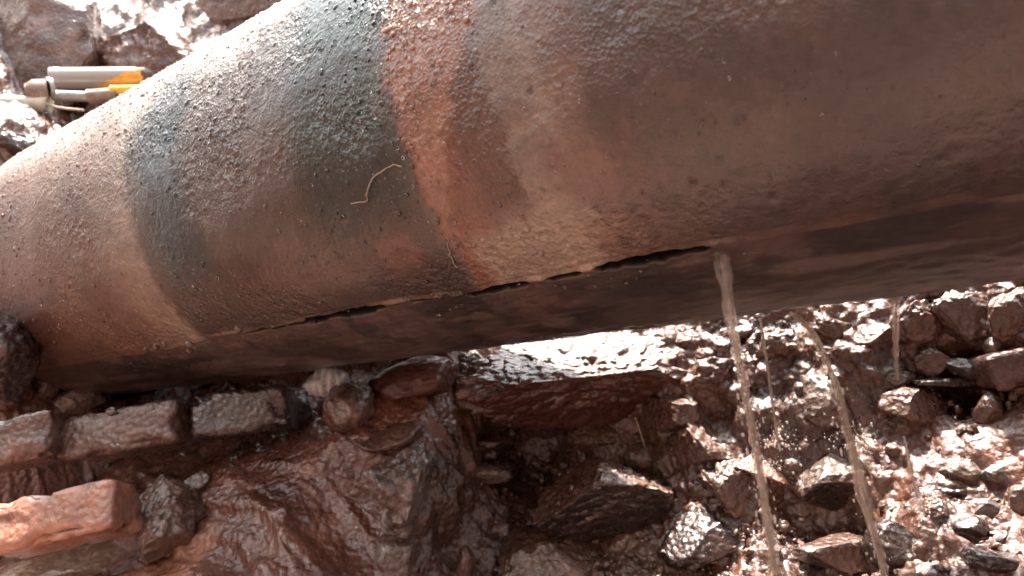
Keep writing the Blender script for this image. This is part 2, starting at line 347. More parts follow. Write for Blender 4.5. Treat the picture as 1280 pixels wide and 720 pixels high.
# real blisters on the rusty rings
wb = worley(np.stack([uu * 75, ss * 75, uu * 0 + .5], -1), 21)
disp = disp + .0040 * np.clip(nodm - .30, 0, 1) * (1 - sstep(wb, .0, .55)) * sstep(N2, -.25, .25)
rgh = .34 + .12 * N1 + .12 * (ss < 0) + .06 * (1 - nodm)
P_, T_, N_ = spine(uu)
V = P_ + (N_ * np.cos(phi)[:, None] + UP * np.sin(phi)[:, None]) * (R + disp)[:, None]
pipe = bpy.data.objects.new('leaking_pipe', None); COL.objects.link(pipe); pipe.location = C0
tag(pipe, 'big rusty steel water pipe with orange and teal bands, leaking from a crack below', 'pipe')
fc = grid_faces(nu, nv, True)[:, ::-1]
blend(sstep(fbm(q3 * 6, 4, 66), .02, .25) * (1 - sstep(ru, .22, .34)) * (ss > 0), L(64, 56, 62), .55)
blend((1 - sstep(ru, .26, .36)) * (ss > 0), (.0, .0, .0), .14)
lum = col @ np.array([.3, .6, .1]); col = (col * .72 + lum[:, None] * .28) * np.array([.655, .64, .615])
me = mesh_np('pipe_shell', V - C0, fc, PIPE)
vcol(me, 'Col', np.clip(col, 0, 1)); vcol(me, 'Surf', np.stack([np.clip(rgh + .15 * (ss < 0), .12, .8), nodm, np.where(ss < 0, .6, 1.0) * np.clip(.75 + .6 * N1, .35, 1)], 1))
uvl = me.uv_layers.new(name='UVMap'); li = fc.ravel()
uvl.data.foreach_set('uv', np.stack([uu[li], ss[li]], 1).astype(np.float32).ravel())
shell = link('pipe_shell', me, pipe)
def on_pipe(u, phideg, off=0.0):
    P, T, N = spine(np.array([u])); a = math.radians(phideg)
    nn = N[0] * math.cos(a) + UP * math.sin(a)
    return P[0] + nn * (R + off), nn, T[0]

def tube(pts, rads, seg=8, cap=True):
    pts = np.asarray(pts, float); n = len(pts); Vv = []
    rads = np.broadcast_to(rads, (n,)) if np.ndim(rads) < 2 else rads
    ref = np.array([0.13, .9, .31])
    for i in range(n):
        tt = nrm(pts[min(i + 1, n - 1)] - pts[max(i - 1, 0)]); a = nrm(np.cross(tt, ref)); b = np.cross(tt, a)
        for k in range(seg):
            an = 2 * math.pi * k / seg; rr = rads[i] if np.ndim(rads) == 1 else rads[i][k]
            Vv.append(pts[i] + (a * math.cos(an) + b * math.sin(an)) * rr)
    Fc = grid_faces(n, seg, True)
    if cap:
        Vv += [pts[0], pts[-1]]; c0 = len(Vv) - 2
        e = [[c0, k, (k + 1) % seg, (k + 1) % seg] for k in range(seg)]
        e2 = [[c0 + 1, (n - 1) * seg + (k + 1) % seg, (n - 1) * seg + k, (n - 1) * seg + k] for k in range(seg)]
        # triangles kept as separate list
        return np.array(Vv), Fc, [x[:3] for x in e] + [x[:3] for x in e2]
    return np.array(Vv), Fc, []
def tube_obj(name, pts, rads, mat, parent=None, seg=8, origin=None):
    Vv, Fq, Ft = tube(pts, rads, seg)
    o0 = np.asarray(pts[0] if origin is None else origin, float)
    me = bpy.data.meshes.new(name); me.from_pydata([tuple(v - o0) for v in Vv], [], [tuple(map(int, f)) for f in Fq] + [tuple(map(int, f)) for f in Ft])
    for p in me.polygons: p.use_smooth = True
    me.materials.append(mat); me.update()
    o = link(name, me, parent)
    if parent is None: o.location = o0
    return o
# ------------------------------------------------------------------ the trench ground
prof = np.array([(3.5, 1.70), (1.95, 1.65), (1.68, 1.5), (1.42, .4), (1.25, -.44), (.9, -.46), (.6, -.43), (.42, -.39), (.25, -.318), (.05, -.215), (-.1, -.155), (-.25, -.112),
                 (-.36, -.03), (-.45, .35), (-.52, .86), (-.60, .96), (-.80, 1.00), (-.98, 1.25), (-1.35, 1.75), (-1.9, 2.1), (-3.2, 2.3)])
seg_l = np.r_[0, np.cumsum(np.hypot(*np.diff(prof, axis=0).T))]
def prof_at(s): return np.interp(s, seg_l, prof[:, 0]), np.interp(s, seg_l, prof[:, 1])
RW = [-3.5, -1.6, -1.2, -.45, -.30, 0, .18, .27, .33, .38, .43, .5, .6, 1.0, 3.2]      # the right-hand part: washed out deep under the pipe, a steep rubble face behind
RZ = [1.70, 1.5, -.46, -.56, -.55, -.53, -.48, -.42, -.33, -.22, -.125, -.04, .05, .10, .18]
def left_share(a): return sstep(np.asarray(a, float), .80, 1.02)
def z_base(a, w_):                                                     # terrain height relative to the lens
    w_ = np.asarray(w_, float); zl = np.interp(-w_, -prof[:, 0], prof[:, 1]); zr = np.interp(-w_, RW, RZ); k = left_share(a)
    return zl * k + zr * (1 - k)
def ground_hit(px, py, lift=0.0):
    v = ray(px, py); t = np.arange(.35, 3.5, .004); P = v[None] * t[:, None]
    rel = P + O - PH; w_ = rel @ NH
    d = P[:, 2] - (z_base(rel @ AX, w_) + lift)
    k = np.where(d < 0)[0]
    i = k[0] if len(k) else len(t) - 1
    return t[i]
def at(px, py, t): return O + ray(px, py) * t
def aw(px, py, t=None):
    t = ground_hit(px, py) if t is None else t
    p = at(px, py, t) - PH; return p @ AX, p @ NH
# hollows and mounds: photo position of the place, height change, radius across / along, metres
feat = [(645, 575, -.12, .06), (690, 550, -.05, .04), (1200, 470, -.11, .05), (1040, 655, -.07, .05), (560, 690, -.05, .05), (870, 700, -.05, .07), (985, 640, -.04, .04), (900, 520, -.035, .03),
        (230, 480, -.05, .12), (430, 500, -.03, .05), (340, 650, -.035, .11), (460, 600, -.02, .06), (400, 600, -.015, .05), (280, 690, -.01, .06), (480, 560, .025, .07), (110, 590, -.02, .1), (430, 650, -.02, .03), (1240, 560, .03, .07), (1150, 640, .02, .05), (800, 470, .02, .04)]
featw = [(aw(x, y), dz, r) for x, y, dz, r in feat]
A = np.concatenate([np.arange(-4, -.35, .05), np.arange(-.35, 2.3, .0036), np.arange(2.3, 6, .05)])
sv = []
s = 0.0
while s < seg_l[-1]:
    w0 = prof_at(s)[0]
    sv.append(s); s += .0036 if -.30 < w0 < .44 else (.0062 if -.62 < w0 <= -.30 else (.012 if -1.5 < w0 <= -.62 else .04))
Sg = np.array(sv); A = np.concatenate([A[A < 2.3], np.arange(2.3, 3.4, .009), A[A > 3.4]]); na, ns = len(A), len(Sg)
Wg, Zg = prof_at(Sg)
# smooth the corners of the profile
kk = np.ones(9) / 9; Wg = np.r_[Wg[:4], np.convolve(Wg, kk, 'valid'), Wg[-4:]]; Zg = np.r_[Zg[:4], np.convolve(Zg, kk, 'valid'), Zg[-4:]]
aa = np.repeat(A, ns); ww = np.tile(Wg, na); zz = np.tile(Zg, na)
tw = np.gradient(Wg); tz = np.gradient(Zg); ln = np.hypot(tw, tz); nw = np.tile(tz / ln, na) * 1; nz = np.tile(-tw / ln, na)
zz = zz + .55 * (1 - sstep(ww, -.34, -.20)) * (ww < 0) * (zz < .5)  # hidden rise behind the pipe, added to block light from the gap below
hi = sstep(aa, 1.5, 2.2)                                    # bank high at the left; its unseen right part lowered to let sun in
zz = np.where(zz > -.03, np.where(ww < 0, -.03 + (zz + .03) * (.08 + .92 * hi), zz), zz)
ks = left_share(aa + .05 * vnoise(np.stack([ww * 8, aa * 8, aa * 0], 1), 19)); zz = zz * ks + np.interp(-ww, RW, RZ) * (1 - ks)
end_z = np.interp(aa + .05 * vnoise(np.stack([ww * 4, aa * 0, aa * 0], 1), 7), [1.62, 1.8, 2.05, 2.28, 2.5, 2.75, 3.3, 6], [-1, -.12, .28, .68, .76, 1.2, 2.2, 2.3])
zz = np.maximum(zz, np.where(ww < 1.2, end_z, -9))
P0 = PH[None] + AX * aa[:, None] + NH * ww[:, None] + UP * (zz + Z0)[:, None]
_G = P0.reshape(na, ns, 3); _n = np.cross(np.gradient(_G, axis=0), np.gradient(_G, axis=1)).reshape(-1, 3); _n /= np.linalg.norm(_n, axis=1)[:, None]; _n *= np.sign(_n[:, 2:3])
nrmv = _n
for (fa, fw), dz, r in featw:
    fz = float(z_base(fa, fw)); P0 += _n * (dz * np.exp(-((aa - fa) ** 2 + (ww - fw) ** 2 + (zz - fz) ** 2) / (r * r)))[:, None]
bed = np.maximum(sstep(ww, -.33, -.2), sstep(ww, -.75, -.6) * (1 - sstep(aa, 1.0, 1.2))) * (1 - sstep(ww, .6, .9)) * (1 - sstep(aa, 1.75, 1.95)); bank = np.maximum((1 - sstep(ww, -.42, -.32)) * sstep(aa, 1.0, 1.2), sstep(aa, 1.75, 1.95))
lump = 1 - worley(P0 * np.array([26, 26, 26]) + .35 * fbm(P0 * 30, 2, 60)[:, None], 61)
lump2 = 1 - worley(P0 * 70, 63)
# rough crumbly mud on the right and on the lit bank, smooth wet flow on the lower left
rough = np.clip(1 - sstep(aa, .86, .98), .12, 1) * bed + bank * .9
for x, y, r_ in ((1235, 555, .07), (1130, 640, .04), (800, 560, .03)):
    qa, qw = aw(x, y); rough = rough * (1 - .8 * np.exp(-((aa - qa) ** 2 + (ww - qw) ** 2) / (r_ * r_)))
rough = np.clip(rough, .12, 1)
h = .07 * bank * (1 - worley(P0 * 5.5, 58)) * .8 + (.012 + .018 * rough) * fbm(P0 * 5.5, 3, 51) * (.4 + .6 * bed) + .06 * bank * fbm(P0 * 3.0, 3, 52)
fine = fbm(P0 * 38, 4, 71)
h = h + rough * (.023 * lump + .0085 * lump2 * 1.0 + .010 * fine) + (1 - rough) * (.0045 * fine + .0040 * lump2 * sstep(vnoise(P0 * 9, 5), -.5, .3) * (.3 + .7 * sstep(aa, .7, .9)))
# flow terraces of the smooth mud
fl = fbm(np.stack([aa * 5, ww * 16, aa * 0], -1), 4, 81)
tq = fbm(np.stack([aa * 2.4 + ww * 2, ww * 6, aa * 0], 1), 4, 83) * 2.6 + 20.3; tq = np.floor(tq) + sstep(tq - np.floor(tq), .62, 1.0)
h = h + (1 - rough) * bed * .017 * (tq - 20)
h = h + (1 - rough) * bed * .006 * (1 - np.abs(fl) * 3.2).clip(0, 1) * 1.0
P1 = P0 + nrmv * h[:, None]
# keep the mud clear of the pipe
rel = P1 - C0; ua = rel @ AX; Pq, Tq, Nq = spine(np.clip(ua, -1.6, 3.4)); 
rad = rel - AX * ua[:, None]; rd = np.linalg.norm(rad, axis=1)
near_ = (rd < R + .012) & (rel[:, 2] < 0.05) & (ua < U_BEND + .1)
P1[near_] = (C0 + AX * ua[:, None] + rad * ((R + .012) / np.maximum(rd, 1e-4))[:, None])[near_]
tone = np.ones((len(P1), 3))
g1 = fbm(P0 * 4.0, 3, 91)
sm = ((1 - rough) * bed)[:, None]
tone = tone * (1 - sm) + sm * (np.array([1.45, 1.2, 1.05]) * (1 + .3 * g1[:, None]))
yel = (sm[:, 0] * sstep(fbm(P0 * 6, 3, 95), -.15, .12) * sstep(aa, .85, 1.05) * sstep(ww, .16, .28))[:, None]   # yellowish silt at the lower left
tone = tone * (1 - yel) + np.array([3.0, 3.0, 2.9]) * yel
rg = (rough * bed)[:, None]
tone = tone * (1 + rg * np.array([-.08, -.04, .0]))
tone = tone * (1 + (bank * (aa < 1.6))[:, None] * .15)
me = mesh_np('trench_ground', P1, grid_faces(na, ns), MUD)
vcol(me, 'Col', np.clip(tone, 0, 3))
me.flip_normals() if P1[grid_faces(na, ns)[0]].size and False else None
ground = tag(link('ground', me), kind='structure')
# land beyond the trench
import itertools
outer = []
of = []
def quad(p): 
    k = len(outer); outer.extend(p); of.append((k, k + 1, k + 2, k + 3))
def pw(a, w_, z): return tuple(PH + AX * a + NH * w_ + UP * (z + Z0))
quad([pw(-90, 3.4, 1.68), pw(90, 3.4, 1.68), pw(90, 90, 1.3), pw(-90, 90, 1.3)])
quad([pw(-90, -90, 1.2), pw(1.3, -90, 1.2), pw(1.3, -3.1, .235), pw(-90, -3.1, .235)])
quad([pw(1.3, -90, 1.2), pw(90, -90, 2.4), pw(90, -3.1, 2.28), pw(1.3, -3.1, .235)])
quad([pw(-90, -3.1, .23), pw(-3.9, -3.1, .23), pw(-3.9, 3.4, 1.678), pw(-90, 3.4, 1.678)])
quad([pw(5.9, -3.1, 2.28), pw(90, -3.1, 2.28), pw(90, 3.4, 1.678), pw(5.9, 3.4, 1.678)])
quad([pw(-3.9, -3.1, .23), pw(-3.9, -3.1, -.5), pw(-3.9, 3.4, -.5), pw(-3.9, 3.4, 1.678)])
quad([pw(5.9, -3.1, 2.28), pw(5.9, -3.1, -.5), pw(5.9, 3.4, -.5), pw(5.9, 3.4, 1.678)])
me = bpy.data.meshes.new('surrounding_ground'); me.from_pydata(outer, [], of); me.materials.append(DARK)
tag(link('surrounding_ground', me), kind='structure')

# height lookup of the finished bed, for standing things on it
bi = (ww > -.62) & (ww < .44) & (aa > -.35) & (aa < 2.3)
Ab = A[(A >= -.35) & (A < 2.3)]; jw = (Wg > -.62) & (Wg < .44)
ZB = P1[:, 2].reshape(na, ns)[(A >= -.35) & (A < 2.3)][:, jw]; WB = Wg[jw]
def bed_z(a, w_):
    i = int(np.clip(np.searchsorted(Ab, a), 0, len(Ab) - 1)); j = int(np.clip(np.searchsorted(-WB, -w_), 0, len(WB) - 1)); return ZB[i, j]
def bed_hit(px, py):                                                  # distance along the view ray to the finished bed
    v = ray(px, py)
    t = .38
    while t < 2.6:
        p = O + v * t; rel = p - PH; w_ = rel @ NH; a = rel @ AX
        if -.61 < w_ < .43 and -.34 < a < 2.28 and p[2] < bed_z(a, w_): return t
        t += .004
    return ground_hit(px, py)

# ------------------------------------------------------------------ stones, clods and bricks
def rock_mesh(size, sub=4, seed=0, rough=.12, cuts=6, cutd=(.62, .9), fine=.03, box=0.0, planes=None, freq=1.6, lumpy=0.0):
    NS = np.asarray(size) / np.mean(size); V, Fc = ico(sub); V = V.copy(); rs = np.random.RandomState(seed)
    if box > 0:                                                        # pull towards a box
        m_ = np.abs(V).max(1, keepdims=True); V = V * (1 - box) + (V / m_) * .82 * box
    V = V * (1 + rough * fbm(V * NS * freq + seed * 3.1, 4, seed))[:, None]
    if lumpy: V = V * (1 + lumpy * (1 - worley(V * NS * 4.2 + seed, seed)) + lumpy * .5 * (1 - worley(V * NS * 9 + seed, seed + 1)))[:, None]
    for k in range(cuts):
        n_ = nrm(rs.randn(3)); d = rs.uniform(*cutd); e = V @ n_ - d; V = V - n_ * np.where(e > 0, e * .93, 0)[:, None]
    for n_, d in (planes or []):
        n_ = nrm(np.array(n_, float)); e = V @ n_ - d; V = V - n_ * np.where(e > 0, e * .96, 0)[:, None]
    nn = V / np.linalg.norm(V, axis=1)[:, None]
    V = V + nn * (fine * fbm(V * NS * 7 + seed, 4, seed + 9) + fine * .7 * (.5 - worley(V * NS * 8 + seed, seed + 3)))[:, None]
    return V * np.asarray(size), Fc
VR = np.array([cr, 0, -sr]); VU = np.array([sr, 0, cr])
def place_rock(name, label, cat, cx, cy, wpx, hpx, mat, tilt=0, depth=.8, sub=4, push=.42, t=None, group=None, **kw):
    """a stone whose picture is about wpx x hpx photo pixels, bedded in the mud at its foot"""
    tb = t if t is not None else bed_hit(cx, min(cy + hpx * .42, 719)) 
    sx = wpx / 2 * tb / F; sz = hpx / 2 * tb / F; sy = (sx + sz) / 2 * depth * 1.15
    tc_ = tb + sy * push if t is None else t
    kw.setdefault('fine', .045)
    face_mat = kw.pop('face_mat', None)
    V, Fc = rock_mesh((sx, sy, sz), sub=sub + (1 if wpx > 24 else 0), seed=kw.pop('seed', int(cx * 7 + cy) % 997), **kw)
    th = math.radians(tilt); c, s_ = math.cos(th), math.sin(th)
    x = V[:, 0] * c - V[:, 2] * s_; z = V[:, 0] * s_ + V[:, 2] * c
    # ground plane leans: keep the picture axes but stay a solid body
    W = x[:, None] * VR + V[:, 1:2] * np.array([0, 1.0, 0]) + z[:, None] * VU
    me = mesh_np(name, W, Fc, mat)
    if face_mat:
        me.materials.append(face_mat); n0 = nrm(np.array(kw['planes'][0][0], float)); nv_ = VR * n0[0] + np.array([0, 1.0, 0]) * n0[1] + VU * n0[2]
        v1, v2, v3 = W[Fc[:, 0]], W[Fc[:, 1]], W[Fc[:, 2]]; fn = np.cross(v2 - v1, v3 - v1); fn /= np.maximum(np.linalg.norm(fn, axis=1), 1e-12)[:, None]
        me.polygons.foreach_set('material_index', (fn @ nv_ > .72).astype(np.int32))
    o = link(name, me, None, at(cx, cy, tc_)); tag(o, label, cat, group); return o
def P(*a, **k): return place_rock(*a, **k)

# --- far left: stones and bricks under the bend of the pipe
def brick_obj(name, label, cat, ctr, dims, rotx, mat, seed, wear=.06, group=None, part_chips=None):
    """a worn brick: a box with rounded, chipped edges; axes given as three world vectors"""
    import bmesh
    bm = bmesh.new(); bmesh.ops.create_cube(bm, size=2)
    bmesh.ops.subdivide_edges(bm, edges=bm.edges[:], cuts=15, use_grid_fill=True)
    V = np.array([v.co[:] for v in bm.verts]); Fc = np.array([[v.index for v in f.verts] for f in bm.faces]); bm.free()
    L_, W_, H_ = dims
    V = V * np.array([L_, W_, H_]) / 2; r = min(dims) * .13
    inn = np.clip(V, -np.array(dims) / 2 + r, np.array(dims) / 2 - r); dv = V - inn; dl = np.linalg.norm(dv, axis=1)
    V = inn + dv / np.maximum(dl, 1e-9)[:, None] * np.minimum(dl, r)[:, None]
    corner = (np.abs(dv) > 1e-6).sum(1) >= 2
    n_ = fbm(V * 28 + seed, 4, seed)
    V = V - nrm3(V, dims) * (np.clip(-n_, 0, 1) * wear * H_ * (1 + 2.2 * corner) + .02 * H_ * fbm(V * 90, 3, seed))[:, None]
    X, Y, Z = rotx
    W = V[:, :1] * X + V[:, 1:2] * Y + V[:, 2:] * Z
    me = mesh_np(name, W, Fc, mat); o = link(name, me, None, ctr); tag(o, label, cat, group); return o
def nrm3(V, dims):
    q = V / (np.array(dims) / 2); q = np.sign(q) * np.abs(q) ** 4; return q / np.maximum(np.linalg.norm(q, axis=1), 1e-6)[:, None]
def axes(az, pitch=0, roll=0):
    m_ = Matrix.Rotation(math.radians(az), 3, 'Z') @ Matrix.Rotation(math.radians(pitch), 3, 'Y') @ Matrix.Rotation(math.radians(roll), 3, 'X')
    return [np.array(m_.col[k]) for k in range(3)]
def brick_px(label, cx, cy, t, L_, H_, az, pitch, roll, mat, seed, W_=.10, wear=.06, name='brick'):
    return brick_obj(name, label, 'brick', at(cx, cy, t), (L_, W_, H_), axes(az, pitch, roll), mat, seed, wear)
brick_px('bright orange brick lying lowest at the left, above the yellow silt', 80, 650, 1.20, .225, .080, -2, -2, -24, BRICK, 3, wear=.2)
brick_px('mud brown brick with shiny top edge below the dark gap, right of another brick', 164, 540, 1.38, .225, .082, -2, 1, -16, BRICK_D, 4, wear=.1)
brick_px('half buried brown brick at the left edge, left of the dark joint', 22, 554, 1.34, .17, .086, 4, 0, -16, BRICK_D, 5, wear=.12)
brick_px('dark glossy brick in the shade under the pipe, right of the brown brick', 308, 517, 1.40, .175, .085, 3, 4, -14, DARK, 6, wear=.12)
brick_px('muddy brick at the right edge below the rough brown boulder', 1290, 452, 1.1, .16, .055, -6, -6, -10, BRICK_D, 8, wear=.16)

